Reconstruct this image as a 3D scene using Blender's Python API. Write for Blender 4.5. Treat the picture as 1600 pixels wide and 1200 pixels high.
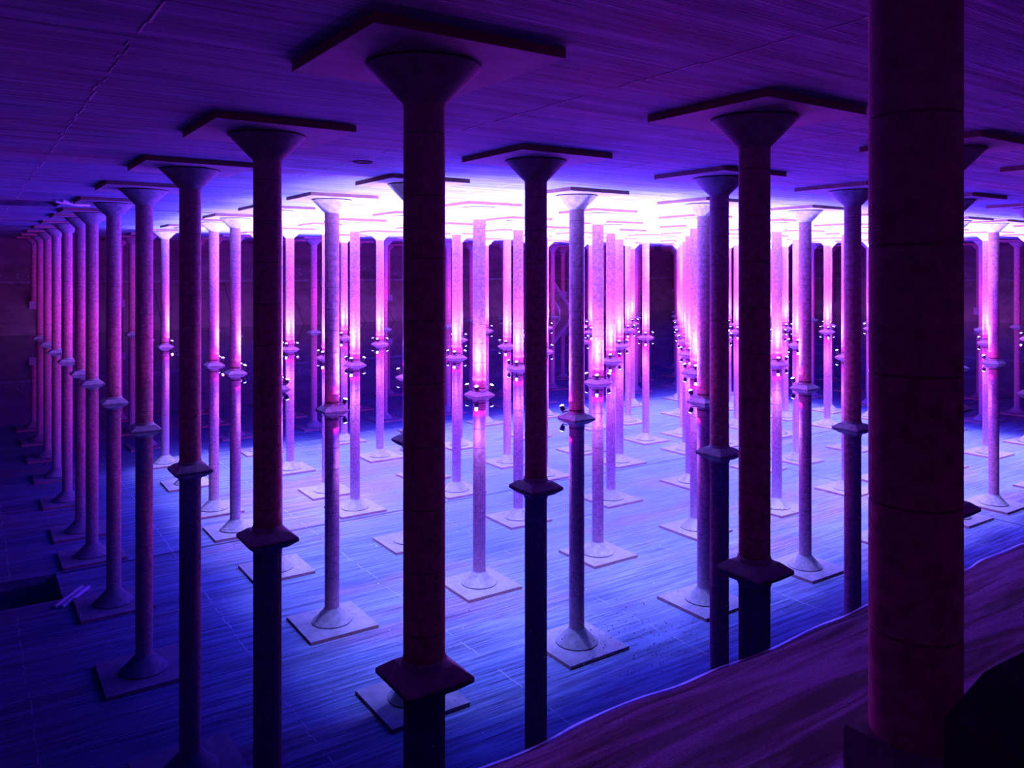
import bpy, bmesh, math, random
from mathutils import Vector, Matrix, noise

scene = bpy.context.scene
for o in list(bpy.data.objects):
    bpy.data.objects.remove(o)
C = scene.collection
random.seed(4)

# ---------------------------------------------------------------- camera, world, exposure
HC = 4.91                                   # camera height above the water
FPX, CX, YH = 1258.8, 799.25, 422.7         # focal length, principal point and horizon, in a 1600 x 1200 frame
cd = bpy.data.cameras.new('camera')
cd.sensor_width = 36.0
cd.lens = FPX / 1600 * 36.0
cd.shift_x = (800 - CX) / 1600
cd.shift_y = (YH - 600) / 1600
cd.clip_end = 400
cam = bpy.data.objects.new('camera', cd)
C.objects.link(cam)
cam.location = (0, 0, HC)
cam.rotation_euler = (math.pi / 2, 0, 0)
scene.camera = cam

w = bpy.data.worlds.new('world')            # underground: no daylight
scene.world = w
w.use_nodes = True
w.node_tree.nodes['Background'].inputs[0].default_value = (0, 0, 0, 1)
w.node_tree.nodes['Background'].inputs[1].default_value = 0.0

vs = scene.view_settings
vs.view_transform = 'Standard'
vs.look = 'None'
vs.gamma = 1.0
vs.exposure = -0.58
vs.use_curve_mapping = False

LAMP_POWER = 11500.0
# beam colour and strength by cosine from the lamp axis: white-violet core, bluer flank, faint magenta spill near the horizontal
BEAM = [(0.00, (0.014, 0.001, 0.02)), (0.10, (0.095, 0.003, 0.11)), (0.30, (0.022, 0.0015, 0.085)), (0.48, (0.004, 0.001, 0.085)),
        (0.66, (0.008, 0.007, 0.20)), (0.80, (0.055, 0.048, 0.46)), (0.89, (0.32, 0.28, 0.92)), (1.00, (0.50, 0.44, 1.0))]
LENS_COLOR = (0.16, 0.24, 1.0)

# ---------------------------------------------------------------- the column grid
TH = math.radians(34.242)
GX, GY = -1.0588, 9.7826                    # foot of the foremost column standing in the water
S = 6.1
ROOT = Matrix.Translation((GX, GY, 0)) @ Matrix.Rotation(TH, 4, 'Z')   # local x runs right-and-back, local y left-and-back


def gv(b): return (b - (0.3674 if b > 6.5 else 0)) * S
def gu(a): return (a - (0.351 if a > 5.5 else 0)) * S


ZC = 7.515           # ceiling
ZP = 7.40            # underside of the drop panels
U_NEAR, U_FAR = -1.92, 62.5        # water's edges
V_FAR = 76.0
WALL_N, WALL_F, WALL_R, WALL_L = -11.0, 67.0, 80.5, -13.5
SLN = 0.47
SLF = 0.895


# ---------------------------------------------------------------- material helpers
def mat(name):
    m = bpy.data.materials.new(name)
    m.use_nodes = True
    nt = m.node_tree
    return m, nt, nt.nodes['Principled BSDF']


def N(nt, typ, **kw):
    n = nt.nodes.new(typ)
    for k, v in kw.items():
        if k.startswith('i_'):
            key = k[2:]
            n.inputs[int(key) if key.isdigit() else key.replace('_', ' ')].default_value = v
        else:
            setattr(n, k, v)
    return n


def ramp(nt, fac, stops):
    r = nt.nodes.new('ShaderNodeValToRGB')
    el = r.color_ramp.elements
    while len(el) < len(stops):
        el.new(0.5)
    for e, (p, c) in zip(el, stops):
        e.position = p
        e.color = (*c, 1) if len(c) == 3 else c
    nt.links.new(fac, r.inputs[0])
    return r.outputs[0]


def mixc(nt, a, b, fac, mode='MIX'):
    m = nt.nodes.new('ShaderNodeMix')
    m.data_type = 'RGBA'
    m.blend_type = mode
    for sock, val in ((m.inputs[6], a), (m.inputs[7], b), (m.inputs[0], fac)):
        if hasattr(val, 'links'):
            nt.links.new(val, sock)
        elif isinstance(val, (int, float)):
            sock.default_value = val
        else:
            sock.default_value = (*val, 1)
    return m.outputs[2]


def math_(nt, op, a, b=None, c=None):
    m = nt.nodes.new('ShaderNodeMath')
    m.operation = op
    for i, v in enumerate((a, b, c)):
        if v is None:
            continue
        if hasattr(v, 'links'):
            nt.links.new(v, m.inputs[i])
        else:
            m.inputs[i].default_value = v
    return m.outputs[0]


def coords(nt, scale=(1, 1, 1), loc=None):
    tc = nt.nodes.new('ShaderNodeTexCoord')
    mp = nt.nodes.new('ShaderNodeMapping')
    mp.inputs['Scale'].default_value = scale
    nt.links.new(tc.outputs['Object'], mp.inputs[0])
    if loc is not None:
        nt.links.new(loc, mp.inputs['Location'])
    return mp.outputs[0], tc


def noise_(nt, vec, scale, detail=4, rough=0.55, dist=0.0):
    n = nt.nodes.new('ShaderNodeTexNoise')
    n.inputs['Scale'].default_value = scale
    n.inputs['Detail'].default_value = detail
    n.inputs['Roughness'].default_value = rough
    n.inputs['Distortion'].default_value = dist
    nt.links.new(vec, n.inputs['Vector'])
    return n.outputs[0]


def bump(nt, bsdf, h, strength, dist):
    b = nt.nodes.new('ShaderNodeBump')
    b.inputs['Strength'].default_value = strength
    b.inputs['Distance'].default_value = dist
    nt.links.new(h, b.inputs['Height'])
    nt.links.new(b.outputs[0], bsdf.inputs['Normal'])


def simple(name, col, rough=0.8, metal=0.0, grain=0.0):
    m, nt, p = mat(name)
    p.inputs['Roughness'].default_value = rough
    p.inputs['Metallic'].default_value = metal
    vec, _ = coords(nt)
    n = noise_(nt, vec, 14, 5)
    c = mixc(nt, tuple(v * 0.8 for v in col), tuple(min(1, v * 1.2) for v in col), n)
    nt.links.new(c, p.inputs['Base Color'])
    if grain:
        bump(nt, p, n, grain, 0.01)
    return m


def emissive(name, col, strength):
    m, nt, p = mat(name)
    p.inputs['Base Color'].default_value = (*col, 1)
    p.inputs['Emission Color'].default_value = (*col, 1)
    p.inputs['Emission Strength'].default_value = strength
    return m


M = {}


def make_materials():
    # columns: pale concrete above the old high-water mark, rust-stained below it
    m, nt, p = mat('column_concrete')
    p.inputs['Roughness'].default_value = 0.85
    p.inputs['Specular IOR Level'].default_value = 0.25
    oi = nt.nodes.new('ShaderNodeObjectInfo')
    off = math_(nt, 'MULTIPLY', oi.outputs['Random'], 37.0)
    vec, tc = coords(nt, (1, 1, 1), off)
    sep = nt.nodes.new('ShaderNodeSeparateXYZ')
    nt.links.new(tc.outputs['Object'], sep.inputs[0])
    z = sep.outputs[2]
    n1 = noise_(nt, vec, 1.3, 4, 0.6)
    n2 = noise_(nt, vec, 9.0, 6, 0.65)
    n3 = noise_(nt, vec, 60.0, 3, 0.6)
    mark = math_(nt, 'ADD', z, math_(nt, 'MULTIPLY', math_(nt, 'SUBTRACT', n1, 0.5), 1.6))
    mark = math_(nt, 'ADD', mark, math_(nt, 'MULTIPLY', math_(nt, 'SUBTRACT', oi.outputs['Random'], 0.5), 1.4))
    fac = ramp(nt, math_(nt, 'DIVIDE', mark, 10.0), [(0.45, (0, 0, 0)), (0.60, (0.4,) * 3), (0.80, (1, 1, 1))])
    rust = ramp(nt, n2, [(0.28, (0.22, 0.06, 0.11)), (0.5, (0.52, 0.14, 0.235)), (0.72, (0.68, 0.24, 0.33))])
    pale = ramp(nt, n2, [(0.3, (0.33, 0.19, 0.26)), (0.7, (0.54, 0.36, 0.44))])
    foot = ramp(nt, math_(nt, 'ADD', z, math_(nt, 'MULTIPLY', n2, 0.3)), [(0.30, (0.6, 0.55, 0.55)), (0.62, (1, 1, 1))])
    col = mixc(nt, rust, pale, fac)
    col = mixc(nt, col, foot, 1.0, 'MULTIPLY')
    # shutter joints every 0.75 m
    fr = math_(nt, 'FRACT', math_(nt, 'DIVIDE', math_(nt, 'ADD', z, 0.2), 0.75))
    line = math_(nt, 'LESS_THAN', fr, 0.022)
    line = math_(nt, 'MULTIPLY', line, math_(nt, 'GREATER_THAN', n2, 0.44))
    col = mixc(nt, col, (0.10, 0.06, 0.06), math_(nt, 'MULTIPLY', line, 0.75))
    pit = math_(nt, 'LESS_THAN', n3, 0.33)
    col = mixc(nt, col, (0.12, 0.06, 0.07), math_(nt, 'MULTIPLY', pit, 0.5))
    nt.links.new(col, p.inputs['Base Color'])
    bump(nt, p, math_(nt, 'ADD', n2, math_(nt, 'MULTIPLY', n3, 0.4)), 0.35, 0.012)
    M['column'] = m

    def concrete(key, lo, hi, scale=6.0, bs=0.3):
        m, nt, p = mat(key)
        p.inputs['Roughness'].default_value = 0.9
        p.inputs['Specular IOR Level'].default_value = 0.2
        oi = nt.nodes.new('ShaderNodeObjectInfo')
        vec, _ = coords(nt, (1, 1, 1), math_(nt, 'MULTIPLY', oi.outputs['Random'], 29.0))
        a = noise_(nt, vec, scale, 7, 0.65)
        b = noise_(nt, vec, scale * 9, 3, 0.6)
        col = ramp(nt, a, [(0.28, lo), (0.72, hi)])
        col = mixc(nt, col, tuple(v * 0.4 for v in lo), math_(nt, 'MULTIPLY', math_(nt, 'LESS_THAN', b, 0.33), 0.6))
        nt.links.new(col, p.inputs['Base Color'])
        bump(nt, p, math_(nt, 'ADD', a, math_(nt, 'MULTIPLY', b, 0.4)), bs, 0.015)
        return m
    M['capital'] = concrete('capital_concrete', (0.22, 0.16, 0.18), (0.46, 0.37, 0.39))
    M['panel'] = concrete('drop_panel_concrete', (0.26, 0.19, 0.20), (0.42, 0.33, 0.34), 3.0)
    M['base'] = concrete('base_concrete', (0.22, 0.15, 0.21), (0.44, 0.34, 0.44), 7.0, 0.5)
    M['edge'] = concrete('panel_edge_concrete', (0.30, 0.12, 0.12), (0.46, 0.22, 0.21), 3.0)

    # ceiling: board-marked concrete, boards running along local x
    m, nt, p = mat('ceiling_concrete')
    p.inputs['Roughness'].default_value = 0.9
    p.inputs['Specular IOR Level'].default_value = 0.2
    v1, tc = coords(nt, (0.35, 9.0, 1))
    v2, _ = coords(nt, (0.9, 40.0, 1))
    v3, _ = coords(nt, (0.12, 0.35, 1))
    v4, _ = coords(nt, (1, 1, 1))
    a = noise_(nt, v1, 1.0, 5, 0.6)
    b = noise_(nt, v2, 1.0, 4, 0.6)
    c = noise_(nt, v3, 1.0, 4, 0.55)
    d = noise_(nt, v4, 5.0, 4, 0.7)
    grain = math_(nt, 'ADD', math_(nt, 'MULTIPLY', a, 0.6), math_(nt, 'MULTIPLY', b, 0.4))
    tone = ramp(nt, grain, [(0.34, (0.06, 0.045, 0.065)), (0.49, (0.22, 0.215, 0.26)), (0.64, (0.44, 0.44, 0.50))])
    stain = ramp(nt, c, [(0.34, (0.95, 0.52, 0.66)), (0.46, (0.72, 0.80, 0.97)), (0.62, (0.48, 0.68, 1.0))])
    col = mixc(nt, tone, stain, 0.75, 'MULTIPLY')
    spot = math_(nt, 'LESS_THAN', d, 0.27)
    col = mixc(nt, col, (0.10, 0.07, 0.07), math_(nt, 'MULTIPLY', spot, 0.6))
    nt.links.new(col, p.inputs['Base Color'])
    bump(nt, p, grain, 0.8, 0.03)
    M['ceiling'] = m

    # still water: dark, mirror-smooth
    m, nt, p = mat('still_water')
    p.inputs['Base Color'].default_value = (0.0, 0.006, 0.065, 1)
    p.inputs['Specular Tint'].default_value = (0.16, 0.48, 1, 1)
    p.inputs['Roughness'].default_value = 0.0
    p.inputs['IOR'].default_value = 2.25
    M['water'] = m

    # walls: stained plaster with a pale mineral band
    m, nt, p = mat('stained_wall')
    p.inputs['Roughness'].default_value = 0.9
    v1, tc = coords(nt, (0.25, 0.25, 1.2))
    v2, _ = coords(nt, (1, 1, 1))
    a = noise_(nt, v1, 1.0, 6, 0.65)
    b = noise_(nt, v2, 4.5, 6, 0.75)
    col = ramp(nt, a, [(0.3, (0.065, 0.035, 0.055)), (0.55, (0.13, 0.08, 0.115)), (0.75, (0.20, 0.14, 0.18))])
    sep = nt.nodes.new('ShaderNodeSeparateXYZ')
    nt.links.new(tc.outputs['Object'], sep.inputs[0])
    band = ramp(nt, math_(nt, 'DIVIDE', sep.outputs[2], 10.0), [(0.40, (0, 0, 0)), (0.46, (1, 1, 1)), (0.50, (1, 1, 1)), (0.56, (0, 0, 0))])
    blot = math_(nt, 'MULTIPLY', band, math_(nt, 'GREATER_THAN', b, 0.60))
    col = mixc(nt, col, (0.5, 0.46, 0.45), math_(nt, 'MULTIPLY', blot, 0.6))
    nt.links.new(col, p.inputs['Base Color'])
    bump(nt, p, b, 0.3, 0.03)
    M['wall'] = m
    M['ledge'] = concrete('ledge_concrete', (0.14, 0.11, 0.14), (0.26, 0.22, 0.26), 3.0)
    M['farbank'] = concrete('bank_concrete', (0.15, 0.08, 0.10), (0.28, 0.18, 0.21), 0.8, 0.3)

    # near bank: gritty silt-covered concrete with swept streaks
    m, nt, p = mat('silty_bank')
    p.inputs['Roughness'].default_value = 0.95
    p.inputs['Specular IOR Level'].default_value = 0.15
    v1, _ = coords(nt, (0.22, 1.5, 1))
    v2, _ = coords(nt, (1, 1, 1))
    a = noise_(nt, v1, 1.1, 6, 0.6, 0.9)
    b = noise_(nt, v2, 48.0, 4, 0.8)
    c = noise_(nt, v2, 1.6, 4, 0.6)
    col = ramp(nt, a, [(0.39, (0.045, 0.02, 0.06)), (0.49, (0.24, 0.13, 0.38)), (0.60, (0.44, 0.28, 0.75))])
    gr = ramp(nt, b, [(0.38, (0.12, 0.10, 0.10)), (0.58, (1.0, 1.0, 1.0))])
    col = mixc(nt, col, gr, 0.8, 'MULTIPLY')
    nt.links.new(col, p.inputs['Base Color'])
    h = math_(nt, 'ADD', math_(nt, 'MULTIPLY', a, 1.4), math_(nt, 'ADD', math_(nt, 'MULTIPLY', b, 0.30), math_(nt, 'MULTIPLY', c, 0.3)))
    bump(nt, p, h, 1.0, 0.22)
    M['bank'] = m

    M['walk'] = concrete('walkway_concrete', (0.08, 0.075, 0.08), (0.14, 0.13, 0.14), 3.0)
    M['glint'] = simple('meniscus_mirror', (0.80, 0.80, 0.84), 0.12, 0.85)  # near-mirror metal stands in for the bright meniscus reflection
    M['joint_rim_shade'] = simple('joint_filler_rim_shade', (0.05, 0.04, 0.05), 0.9)  # real joints, and the painted shade band on the capital rims
    M['efflor'] = simple('lime_seam', (0.50, 0.46, 0.48), 0.9)
    M['black'] = simple('black_metal', (0.03, 0.03, 0.035), 0.45, 0.2)
    M['cable'] = simple('black_rubber', (0.02, 0.02, 0.022), 0.6)
    M['white'] = simple('pale_paint', (0.72, 0.72, 0.75), 0.6)
    M['steel'] = simple('galvanised_steel', (0.55, 0.57, 0.60), 0.4, 0.6)
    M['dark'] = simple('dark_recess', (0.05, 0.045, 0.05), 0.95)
    M['lens'] = emissive('lamp_lens_glow', LENS_COLOR, 60.0)
    M['halobelt'] = emissive('lamp_halo_belt', (0.01, 0.05, 1.0), 2.5)  # blue halo around each lamp put into the lens rim as emission
    M['dust'] = simple('floating_dust', (0.8, 0.8, 0.8), 0.9)


make_materials()


# ---------------------------------------------------------------- mesh helpers
def lathe(bm, prof, seg=32, cx=0.0, cy=0.0, cap=True):
    rings = []
    for r, z in prof:
        rings.append([bm.verts.new((cx + r * math.cos(2 * math.pi * i / seg), cy + r * math.sin(2 * math.pi * i / seg), z)) for i in range(seg)])
    for k in range(len(rings) - 1):
        for i in range(seg):
            j = (i + 1) % seg
            bm.faces.new((rings[k][i], rings[k][j], rings[k + 1][j], rings[k + 1][i])).smooth = True
    for k in range(1, len(prof) - 1):
        d0 = Vector((prof[k][0] - prof[k - 1][0], prof[k][1] - prof[k - 1][1]))
        d1 = Vector((prof[k + 1][0] - prof[k][0], prof[k + 1][1] - prof[k][1]))
        if d0.length > 1e-6 and d1.length > 1e-6 and d0.angle(d1) > 0.4:
            for i in range(seg):
                bm.edges.get((rings[k][i], rings[k][(i + 1) % seg])).smooth = False
    if cap:
        bm.faces.new(list(reversed(rings[0])))
        bm.faces.new(rings[-1])


def box(bm, x0, x1, y0, y1, z0, z1, bev=0.0):
    v = [bm.verts.new(c) for c in ((x0, y0, z0), (x1, y0, z0), (x1, y1, z0), (x0, y1, z0), (x0, y0, z1), (x1, y0, z1), (x1, y1, z1), (x0, y1, z1))]
    fs = [bm.faces.new([v[i] for i in f]) for f in ((3, 2, 1, 0), (4, 5, 6, 7), (0, 1, 5, 4), (1, 2, 6, 5), (2, 3, 7, 6), (3, 0, 4, 7))]
    if bev:
        bmesh.ops.bevel(bm, geom=list({e for f in fs for e in f.edges}), offset=bev, segments=2, affect='EDGES')
    return v


def tube(bm, pts, r, seg=8, close=False):
    pts = [Vector(p) for p in pts]
    n = len(pts)
    rings = []
    for i, p in enumerate(pts):
        if close:
            t = pts[(i + 1) % n] - pts[i - 1]
        else:
            t = pts[min(i + 1, n - 1)] - pts[max(i - 1, 0)]
        t.normalize()
        a = t.cross(Vector((0, 0, 1)))
        if a.length < 1e-3:
            a = t.cross(Vector((1, 0, 0)))
        a.normalize()
        b = t.cross(a)
        rings.append([bm.verts.new(p + r * (math.cos(2 * math.pi * k / seg) * a + math.sin(2 * math.pi * k / seg) * b)) for k in range(seg)])
    for i in range(n if close else n - 1):
        A, B = rings[i], rings[(i + 1) % n]
        for k in range(seg):
            bm.faces.new((A[k], A[(k + 1) % seg], B[(k + 1) % seg], B[k])).smooth = True
    if not close:
        bm.faces.new(rings[0])
        bm.faces.new(rings[-1])


def mesh(name, bm, *mats):
    bmesh.ops.recalc_face_normals(bm, faces=bm.faces)
    me = bpy.data.meshes.new(name)
    bm.to_mesh(me)
    bm.free()
    for m in mats:
        me.materials.append(m)
    return me


def obj(name, me, parent=None, loc=(0, 0, 0)):
    o = bpy.data.objects.new(name, me)
    C.objects.link(o)
    if parent is not None:
        o.parent = parent
    o.location = loc
    return o


def tag(o, label, cat, group=None, kind=None):
    o['label'] = label
    o['category'] = cat
    if group:
        o['group'] = group
    if kind:
        o['kind'] = kind
    return o


def struct(name, bm, m, label=None, parent=None):
    o = obj(name, mesh(name, bm, m), parent)
    if parent is None:
        o.matrix_world = ROOT.copy()
        o['kind'] = 'structure'
        if label:
            o['label'] = label
    return o


# ---------------------------------------------------------------- the setting
# ceiling slab with a square hatch opening
HV0, HV1, HU0, HU1 = -4.7, -1.5, 26.1, 29.2
bm = bmesh.new()
T = 0.35
for x0, x1, y0, y1 in ((WALL_L, WALL_R, WALL_N, HU0), (WALL_L, WALL_R, HU1, WALL_F), (WALL_L, HV0, HU0, HU1), (HV1, WALL_R, HU0, HU1)):
    box(bm, x0, x1, y0, y1, ZC, ZC + T)
ceiling = struct('ceiling', bm, M['ceiling'], 'board-marked concrete ceiling above the columns')
for k, b in enumerate((-0.5, 0.5, 1.5, 2.5, 3.5, 4.5, 5.5)):
    # lime-crusted pour seams running away along local y: short broken lengths
    bm = bmesh.new()
    rnd = random.Random(k)
    y = WALL_N
    while y < WALL_F:
        l = rnd.uniform(0.12, 0.55)
        if rnd.random() < 0.75 and not (HU0 - 1 < y < HU1 + .5 and b < 0):
            x = b * S + rnd.uniform(-0.035, 0.035)
            wd = rnd.uniform(0.006, 0.018)
            box(bm, x - wd, x + wd, y, y + l, ZC - 0.006, ZC + 0.01)
        y += l
    struct('lime_seam', bm, M['efflor'], None, ceiling)
for u in (29.02,):
    bm = bmesh.new()
    box(bm, HV1 + 0.2, WALL_R, u - 0.085, u + 0.085, ZC - 0.012, ZC + 0.01)
    struct('expansion_joint', bm, M['joint_rim_shade'], None, ceiling)
bm = bmesh.new()
box(bm, 38.0, 38.07, WALL_N, WALL_F, ZC - 0.012, ZC + 0.01)
struct('expansion_joint', bm, M['joint_rim_shade'], None, ceiling)
# hatch shaft: brick-lined upstand above the opening, closed by a cover
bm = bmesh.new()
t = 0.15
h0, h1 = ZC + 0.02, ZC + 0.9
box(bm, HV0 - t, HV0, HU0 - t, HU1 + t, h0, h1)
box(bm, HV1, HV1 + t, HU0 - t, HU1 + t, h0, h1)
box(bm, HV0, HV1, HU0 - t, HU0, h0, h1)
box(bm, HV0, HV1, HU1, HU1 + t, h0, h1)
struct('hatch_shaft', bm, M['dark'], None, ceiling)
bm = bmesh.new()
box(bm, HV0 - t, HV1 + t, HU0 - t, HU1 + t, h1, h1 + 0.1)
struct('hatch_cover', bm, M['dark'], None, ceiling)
# round drain port, a flat dark disc standing in for the shade inside
bm = bmesh.new()
lathe(bm, [(0.19, ZC + 0.05), (0.19, ZC - 0.02), (0.23, ZC - 0.025), (0.235, ZC + 0.05)], 24, 3.28, 9.26, cap=False)
lathe(bm, [(0.19, ZC - 0.004), (0.001, ZC - 0.004)], 24, 3.28, 9.26, cap=False)
port = struct('drain_port', bm, M['dark'], None, ceiling)

# walls
bm = bmesh.new()
box(bm, WALL_L - .3, WALL_R + .3, WALL_F, WALL_F + .3, -0.3, ZC + T)
struct('wall_back', bm, M['wall'], 'stained far wall of the cistern')
bm = bmesh.new()
box(bm, WALL_R, WALL_R + .3, WALL_N, WALL_F, -0.3, ZC + T)
struct('wall_right', bm, M['wall'], 'stained right end wall of the cistern')
bm = bmesh.new()
box(bm, WALL_L - .3, WALL_L, WALL_N, WALL_F, -0.3, ZC + T)
struct('wall_left', bm, M['wall'], 'stained left end wall of the cistern')
bm = bmesh.new()
box(bm, WALL_L - .3, WALL_R + .3, WALL_N - .3, WALL_N, -0.3, ZC + T)
struct('wall_front', bm, M['wall'], 'wall behind the viewer')

# far banks, sloping from the ledge into the water
def bank_far():
    zt = (WALL_F - U_FAR) * SLF
    bm = bmesh.new()
    prof = ((U_FAR - 0.6, -0.6 * SLF), (WALL_F, zt), (WALL_F, -0.9), (U_FAR - 0.6, -0.9))
    r = [[bm.verts.new((x, y, z)) for y, z in prof] for x in (WALL_L, WALL_R)]
    for i in range(4):
        bm.faces.new((r[0][i], r[0][(i + 1) % 4], r[1][(i + 1) % 4], r[1][i]))
    bm.faces.new(r[0]); bm.faces.new(r[1])
    o = struct('bank_back', bm, M['farbank'], 'sloping concrete bank below the far wall')
    # slab joints down the slope
    for x in [v for v in range(-12, 80, 3)]:
        bm = bmesh.new()
        nrm = Vector((0, -SLF, 1)).normalized()
        a = Vector((x, U_FAR, 0)); b_ = Vector((x, WALL_F, zt))
        vs_ = [bm.verts.new(p + d * Vector((1, 0, 0)) + nrm * e) for p in (a, b_) for d in (-.03, .03) for e in (-.02, .008)]
        for f in ((0, 1, 3, 2), (4, 6, 7, 5), (0, 4, 5, 1), (2, 3, 7, 6), (1, 5, 7, 3), (0, 2, 6, 4)):
            bm.faces.new([vs_[i] for i in f])
        struct('slab_joint', bm, M['joint_rim_shade'], None, o)
    bm = bmesh.new()
    box(bm, WALL_L, WALL_R, WALL_F - 0.28, WALL_F, zt - 0.16, zt + 0.02)
    struct('trim_1', bm, M['ledge'], 'pale concrete ledge along the far wall')
    zt = (WALL_R - V_FAR) * SLF
    bm = bmesh.new()
    prof = ((V_FAR - 0.6, -0.6 * SLF), (WALL_R, zt), (WALL_R, -0.9), (V_FAR - 0.6, -0.9))
    r = [[bm.verts.new((x, y, z)) for x, z in prof] for y in (WALL_N, WALL_F - 0.01)]
    for i in range(4):
        bm.faces.new((r[0][i], r[0][(i + 1) % 4], r[1][(i + 1) % 4], r[1][i]))
    bm.faces.new(r[0]); bm.faces.new(r[1])
    struct('bank_right', bm, M['farbank'], 'sloping concrete bank below the right end wall')
    bm = bmesh.new()
    box(bm, WALL_R - 0.28, WALL_R, WALL_N, WALL_F - .3, zt - 0.16, zt + 0.02)
    struct('trim_2', bm, M['ledge'], 'pale concrete ledge along the right end wall')
bank_far()


# near bank: silt-swept slope with an uneven water's edge
def near_z(v, u):
    z = SLN * (U_NEAR - u)
    z += 0.07 * noise.noise(Vector((v * 0.35, u * 0.3, 3.1)))
    z += 0.035 * noise.noise(Vector((v * 1.1, u * 1.4, 7.7)))
    z += 0.05 * noise.noise(Vector((v * 0.25 + u * 0.25, u * 1.3 - v * .12, 1.7))) * min(1, max(0, (U_NEAR - u) / 1.0))
    return z


U_WALK = -8.4
bm = bmesh.new()
nu = 60
vs_list = []
v = WALL_L
while v < 30:
    vs_list.append(v); v += 0.14
while v < WALL_R:
    vs_list.append(v); v += 0.8
vs_list.append(WALL_R)
grid = []
for v in vs_list:
    grid.append([bm.verts.new((v, u, near_z(v, u))) for u in [(-1.1 + (U_WALK + 1.1) * k / nu) for k in range(nu + 1)]])
for i in range(len(grid) - 1):
    for k in range(nu):
        bm.faces.new((grid[i][k], grid[i + 1][k], grid[i + 1][k + 1], grid[i][k + 1])).smooth = True
struct('bank_front', bm, M['bank'], 'gritty silt-covered slope rising from the water at lower right')
bm = bmesh.new()
zw = SLN * (U_NEAR - U_WALK)
box(bm, WALL_L, WALL_R, WALL_N, U_WALK + 0.05, zw - 0.4, zw + 0.03)
struct('floor', bm, M['walk'], 'concrete walkway the viewer stands on')

# mirror-like ribbon standing in for the meniscus glint along the water's edge
bm = bmesh.new()
glint_pts = []
for v in [WALL_L + 0.1 * k for k in range(0, 440)]:
    lo, hi = -3.2, -1.1
    for _ in range(24):
        mid = (lo + hi) / 2
        if near_z(v, mid) > 0.004:
            lo = mid
        else:
            hi = mid
    glint_pts.append((v, (lo + hi) / 2 + 0.012, 0.024 + 0.012 * noise.noise(Vector((v * 0.9, 5.0, 0)))))
prev = None
for v, u, z in glint_pts:
    wd = 0.016 + 0.010 * noise.noise(Vector((v * 1.7, 2.0, 0)))
    cur = [bm.verts.new(p) for p in ((v, u - wd, z), (v, u + wd, z), (v, u + wd, z - 0.006), (v, u - wd, z - 0.006))]
    if prev:
        for k in range(4):
            bm.faces.new((prev[k], prev[(k + 1) % 4], cur[(k + 1) % 4], cur[k]))
    prev = cur
o = obj('meniscus_glint', mesh('meniscus_glint', bm, M['glint']))
o.matrix_world = ROOT.copy()
tag(o, 'thin white meniscus glint along the water edge of the near slope', 'glint', kind='stuff')

# water
bm = bmesh.new()
box(bm, WALL_L, WALL_R - 0.3, -1.5 + U_NEAR, U_FAR + 0.3, -0.25, 0.0)
o = obj('water', mesh('water', bm, M['water']))
o.matrix_world = ROOT.copy()
tag(o, 'still dark water mirroring the columns and ceiling', 'water', kind='stuff')


# ---------------------------------------------------------------- columns
R = 0.252


def shaft_mesh(z0, fluted=True):
    bm = bmesh.new()
    prof = [(R, z0)]
    k = 0
    z = 0.0 - 0.2 + 0.75
    while z < 6.8:
        if z > z0 + 0.1:
            prof += [(R, z - 0.006), (R - 0.004, z + 0.002), (R - 0.004, z + 0.014), (R, z + 0.022)]
        z += 0.75
    prof.append((R, 6.95))
    lathe(bm, prof, 36)
    return mesh('shaft', bm, M['column'])


SHAFT = shaft_mesh(0.05)
bm = bmesh.new()
lathe(bm, [(R + 0.003, 6.90), (R + 0.006, 6.925), (0.675, 7.355), (0.692, 7.365), (0.692, ZP + 0.004)], 40)
CAPITAL = mesh('capital', bm, M['capital'])
bm = bmesh.new()
lathe(bm, [(0.693, 7.366), (0.698, 7.368), (0.698, 7.392), (0.693, 7.394)], 40, cap=False)
RIM_SHADE = mesh('capital_rim_shade', bm, M['joint_rim_shade'])  # added dark band, the shadow at the capital's lip put into colour
bm = bmesh.new()
HP = 1.222
box(bm, -HP, HP, -HP, HP, ZP, ZC + 0.01)
me = bpy.data.meshes.new('drop_panel')
bmesh.ops.recalc_face_normals(bm, faces=bm.faces)
for f in bm.faces:
    f.material_index = 1 if abs(f.normal.z) < 0.5 else 0
bm.to_mesh(me)
bm.free()
me.materials.append(M['panel'])
me.materials.append(M['edge'])
PANEL = me


def frustum(bm, levels):
    rings = []
    for h, z in levels:
        rings.append([bm.verts.new(p) for p in ((-h, -h, z), (h, -h, z), (h, h, z), (-h, h, z))])
    for a, b in zip(rings, rings[1:]):
        for i in range(4):
            bm.faces.new((a[i], a[(i + 1) % 4], b[(i + 1) % 4], b[i]))
    bm.faces.new(rings[0])
    bm.faces.new(rings[-1])


bm = bmesh.new()
frustum(bm, [(0.445, -0.2), (0.445, 0.03), (0.29, 0.15), (0.275, 0.155)])
bmesh.ops.bevel(bm, geom=[e for e in bm.edges], offset=0.008, segments=1, affect='EDGES')
BASE = mesh('base', bm, M['base'])
bm = bmesh.new()
lathe(bm, [(R - 0.01, 0.14), (R + 0.022, 0.145), (R + 0.022, 0.20), (R + 0.012, 0.23), (R - 0.01, 0.24)], 36)
FOOT = mesh('foot_ring', bm, M['base'])
bm = bmesh.new()
lathe(bm, [(R - 0.01, 0.27), (R + 0.014, 0.272), (R + 0.014, 0.318), (R - 0.01, 0.32)], 36)
STRAP = mesh('lamp_strap', bm, M['black'])
bm = bmesh.new()
cab = []
for k in range(25):
    t = k / 24
    ang = math.pi * (0.25 + 1.5 * t)
    rr = 0.30 + 0.05 * math.sin(t * 9)
    cab.append((rr * math.cos(ang), rr * math.sin(ang), 0.21 + 0.05 * math.sin(t * 14)))
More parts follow.
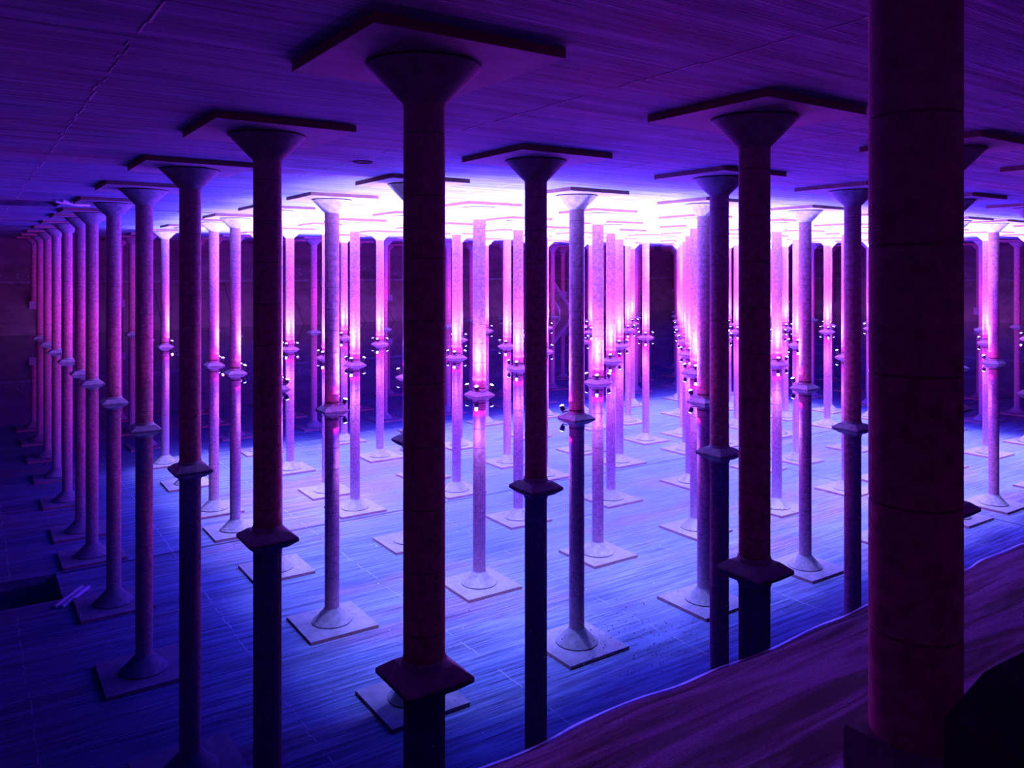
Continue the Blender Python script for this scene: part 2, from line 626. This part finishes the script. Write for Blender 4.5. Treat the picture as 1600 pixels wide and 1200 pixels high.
cab += [(0.36, -0.36, 0.13), (0.42, -0.42, 0.06), (0.46, -0.46, 0.01)]
tube(bm, cab, 0.009, 6)
CABLE = mesh('cable', bm, M['cable'])

PLINTHS = {}


def plinth(ztop, half, depth):
    key = (round(ztop, 2), half)
    if key not in PLINTHS:
        bm = bmesh.new()
        box(bm, -half, half, -half, half, ztop - depth, ztop, 0.012)
        PLINTHS[key] = (mesh('plinth', bm, M['base']), shaft_mesh(ztop - 0.03))
    return PLINTHS[key]


ORD = ['zeroth', 'first', 'second', 'third', 'fourth', 'fifth', 'sixth', 'seventh', 'eighth', 'ninth', 'tenth', 'eleventh', 'twelfth', 'thirteenth', 'fourteenth', 'fifteenth']
A0, A1, B0, B1 = 2, 8, 1, 10        # the bay block between these grid lines is lit: every column corner facing a lit bay carries a lamp


def project(u, v):
    p = ROOT @ Vector((v, u, 0))
    return CX + FPX * p.x / p.y, p.y


# floodlight: bracket, tilted can, glowing domed lens
bm = bmesh.new()
lathe(bm, [(0.001, -0.09), (0.045, -0.085), (0.06, -0.06), (0.07, 0.03), (0.076, 0.035), (0.076, 0.06), (0.062, 0.06)], 18, cap=False)
for k in range(3):
    lathe(bm, [(0.062, -0.05 + k * .022), (0.076, -0.047 + k * .022), (0.076, -0.041 + k * .022), (0.062, -0.038 + k * .022)], 18, cap=False)
HOUSING = mesh('housing', bm, M['black'])
bm = bmesh.new()
lathe(bm, [(0.068, 0.050), (0.066, 0.070), (0.058, 0.080), (0.04, 0.092), (0.018, 0.100), (0.001, 0.101)], 18, cap=False)
LENS = mesh('lens', bm, M['lens'], M['halobelt'])
for f in LENS.polygons:
    if f.center.z < 0.072:
        f.material_index = 1
bm = bmesh.new()
tube(bm, [(-0.085, 0, 0.01), (-0.085, 0, -0.10), (-0.06, 0, -0.125), (0, 0, -0.13), (0.06, 0, -0.125), (0.085, 0, -0.10), (0.085, 0, 0.01)], 0.008, 6)
BRACKET = mesh('bracket', bm, M['black'])
bm = bmesh.new()
box(bm, -0.02, 0.02, -0.20, 0.02, -0.142, -0.118, 0.004)
ARM = mesh('mounting_arm', bm, M['black'])
LAMP = bpy.data.lights.new('lamp_light', 'SPOT')
LAMP.energy = LAMP_POWER
LAMP.use_nodes = True
_nt = LAMP.node_tree
_em = _nt.nodes['Emission']
_tc = _nt.nodes.new('ShaderNodeTexCoord')
_sp = _nt.nodes.new('ShaderNodeSeparateXYZ')
_nt.links.new(_tc.outputs['Normal'], _sp.inputs[0])
_nt.links.new(ramp(_nt, math_(_nt, 'ABSOLUTE', _sp.outputs[2]), BEAM), _em.inputs[0])
LAMP.spot_size = math.radians(178)
LAMP.spot_blend = 0.15
LAMP.shadow_soft_size = 0.05

CORNERS = (('near', -1, -1), ('left', -1, 1), ('right', 1, -1), ('far', 1, 1))      # (word, local x, local y)


def floodlight(a, b, word, sx, sy):
    e = bpy.data.objects.new('floodlight', None)
    C.objects.link(e)
    v, u = gv(b), gu(a)
    ang = math.atan2(sy, sx)
    r = 0.475
    e.matrix_world = ROOT @ Matrix.Translation((v + r * math.cos(ang), u + r * math.sin(ang), 0.335)) @ Matrix.Rotation(ang - math.pi / 2, 4, 'Z')
    tag(e, 'small black floodlight on %s base corner of %s column, %s row from left' % (word, ORD[a + 2], ORD[b + 1]), 'floodlight', 'floodlights clamped to the column bases')
    tilt = Matrix.Rotation(math.radians(-17), 4, 'X')      # leans a little away from the shaft
    hs = obj('housing', HOUSING, e); hs.matrix_local = tilt @ Matrix.Scale(1.15, 4)
    ln = obj('lens', LENS, hs)
    ln['label'] = 'glowing blue-white domed lens'
    obj('bracket', BRACKET, e)
    obj('mounting_arm', ARM, e)
    lo = bpy.data.objects.new('lamp_light', LAMP)
    C.objects.link(lo)
    lo.parent = e
    lo.matrix_local = tilt @ Matrix.Translation((0, 0, 0.16)) @ Matrix.Rotation(math.pi, 4, 'X')


def column(a, b):
    u, v = gu(a), gv(b)
    x, depth = project(u, v)
    if depth < 2 or x < -120 or x > 1830:
        return
    e = bpy.data.objects.new('support_pillar', None)
    C.objects.link(e)
    if a == -1 and b == 0:
        label = 'thick dark concrete column on a square plinth in the right foreground'
    else:
        if a <= 1 or (a == 2 and b < 2):
            look = 'dark backlit'
        elif b == 0:
            look = 'magenta side-lit'
        elif A0 < a <= A1 and B0 < b <= B1:
            look = 'bright floodlit'
        elif A0 <= a <= A1 and B0 <= b <= B1:
            look = 'partly floodlit'
        else:
            look = 'dim purple'
        label = '%s concrete column, %s from front in the %s receding row from the left' % (look, ORD[a + 2], ORD[b + 1])
    tag(e, label, 'column', 'concrete columns on the grid')
    sh = SHAFT
    on_bank = a == -1 or a == 11 or b == 13
    if on_bank:
        if a == -1:
            zt, half = near_z(v, u) + 0.21, 0.285
        elif a == 11:
            zt, half = (u - U_FAR) * SLF + 0.30, 0.36
        else:
            zt, half = (v - V_FAR) * SLF + 0.35, 0.36
        if a == 11 and b == 13:
            zt = (u - U_FAR) * SLF + 0.35
        pm, sh = plinth(zt, half, 0.75)
    e.matrix_world = ROOT @ Matrix.Translation((v, u, 0))
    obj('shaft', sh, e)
    cp = obj('capital', CAPITAL, e)
    obj('capital_rim_shade', RIM_SHADE, cp)
    obj('drop_panel', PANEL, e)
    if on_bank:
        obj('plinth', pm, e)
        return
    obj('base', BASE, e)
    obj('foot_ring', FOOT, e)
    lamps = []
    for word, sx, sy in CORNERS:
        if A0 < a + sy * 0.5 < A1 and B0 < b + sx * 0.5 < B1:
            lamps.append((word, sx, sy))
    if lamps:
        obj('lamp_strap', STRAP, e)
        c = obj('cable', CABLE, e)
        c.rotation_euler.z = random.choice((0, 1, 2, 3)) * math.pi / 2
        for l in lamps:
            floodlight(a, b, *l)


for a in range(-1, 12):
    for b in range(0, 14):
        column(a, b)


# ---------------------------------------------------------------- small things
# stair down the far bank
e = bpy.data.objects.new('bank_stair', None)
C.objects.link(e)
e.matrix_world = ROOT @ Matrix.Translation((51.2, U_FAR, 0))
tag(e, 'small concrete stair with pale sloping rail on the far bank', 'stair')
n = 18
for k in range(n):
    y = k * 0.25
    bm = bmesh.new()
    box(bm, -0.8, 0.8, y, y + 0.27, max(0.01, y * SLF - 0.1), y * SLF + 0.22)
    obj('step', mesh('step', bm, M['farbank']), e)
for sx in (-1, 1):
    bm = bmesh.new()
    p0, p1 = Vector((sx * 0.88, 0.0, 0.11)), Vector((sx * 0.88, 4.3, 4.3 * SLF + 0.2))
    vv = [bm.verts.new(p + Vector((d, 0, z))) for p in (p0, p1) for d in (-.07, .07) for z in (-.1, .5)]
    for f in ((0, 1, 3, 2), (4, 6, 7, 5), (0, 4, 5, 1), (2, 3, 7, 6), (1, 5, 7, 3), (0, 2, 6, 4)):
        bm.faces.new([vv[i] for i in f])
    obj('stringer', mesh('stringer', bm, M['white']), e)

# pale plank and rod hanging by the hatch corner
e = bpy.data.objects.new('hatch_ladder', None)
C.objects.link(e)
e.matrix_world = ROOT @ Matrix.Translation((-1.2, 26.0, ZC - 0.05)) @ Matrix.Rotation(math.radians(-34), 4, 'Z')
tag(e, 'pale metal ladder lashed under the ceiling beside the dark hatch', 'ladder')
for sx in (-0.13, 0.13):
    bm = bmesh.new()
    box(bm, sx - 0.055, sx + 0.055, -0.95, 0.95, -0.05, 0.05, 0.008)
    obj('rail', mesh('rail', bm, M['white']), e)
for k in range(7):
    bm = bmesh.new()
    tube(bm, [(-0.13, -0.84 + k * 0.28, 0), (0.13, -0.84 + k * 0.28, 0)], 0.016, 8)
    obj('rung', mesh('rung', bm, M['steel']), e)

# black wedge-shaped case at the lower right
e = bpy.data.objects.new('equipment_case', None)
C.objects.link(e)
cx_, cy_ = 1.98, 2.95
uv = ROOT.inverted() @ Vector((cx_, cy_, 0))
zb = near_z(uv.x, uv.y)
e.matrix_world = Matrix.Translation((cx_, cy_, zb)) @ Matrix.Rotation(math.radians(20), 4, 'Z')
tag(e, 'black wedge-shaped case beside the foreground column at lower right', 'case')
bm = bmesh.new()
prof = [(-0.30, -0.25), (0.42, -0.25), (0.42, 0.80), (0.18, 0.90), (-0.08, 0.85), (-0.30, 0.70)]
f0 = [bm.verts.new((x, -0.22, z)) for x, z in prof]
f1 = [bm.verts.new((x, 0.22, z)) for x, z in prof]
for i in range(len(prof)):
    j = (i + 1) % len(prof)
    bm.faces.new((f0[i], f0[j], f1[j], f1[i]))
bm.faces.new(f0); bm.faces.new(f1)
bmesh.ops.bevel(bm, geom=list(bm.edges), offset=0.02, segments=2, affect='EDGES')
obj('case_body', mesh('case_body', bm, M['black']), e)
bm = bmesh.new()
tube(bm, [(0.0, -0.225, 0.35), (0.0, -0.27, 0.37), (0.2, -0.27, 0.37), (0.2, -0.225, 0.35)], 0.012, 6)
obj('handle', mesh('handle', bm, M['steel']), e)

# dust floating on the water
bm = bmesh.new()
rnd = random.Random(11)
for k in range(290):
    if k < 230:
        px, py = rnd.gauss(1010, 55), rnd.gauss(1000, 32)
    else:
        px, py = rnd.uniform(350, 1320), rnd.uniform(760, 1180)
    d = FPX * HC / (py - YH)
    p = ROOT.inverted() @ Vector(((px - CX) * d / FPX, d, 0))
    if p.y < U_NEAR + 0.15:
        continue
    r = rnd.uniform(0.003, 0.010)
    vv = [bm.verts.new((p.x + r * math.cos(t), p.y + r * math.sin(t), 0.003)) for t in (0, 1.3, 2.5, 3.8, 5.0)]
    top = bm.verts.new((p.x, p.y, 0.003 + r * .6))
    for i in range(5):
        bm.faces.new((vv[i], vv[(i + 1) % 5], top))
o = obj('floating_dust', mesh('floating_dust', bm, M['dust']))
o.matrix_world = ROOT.copy()
tag(o, 'tiny pale dust specks drifting on the dark water', 'dust', kind='stuff')
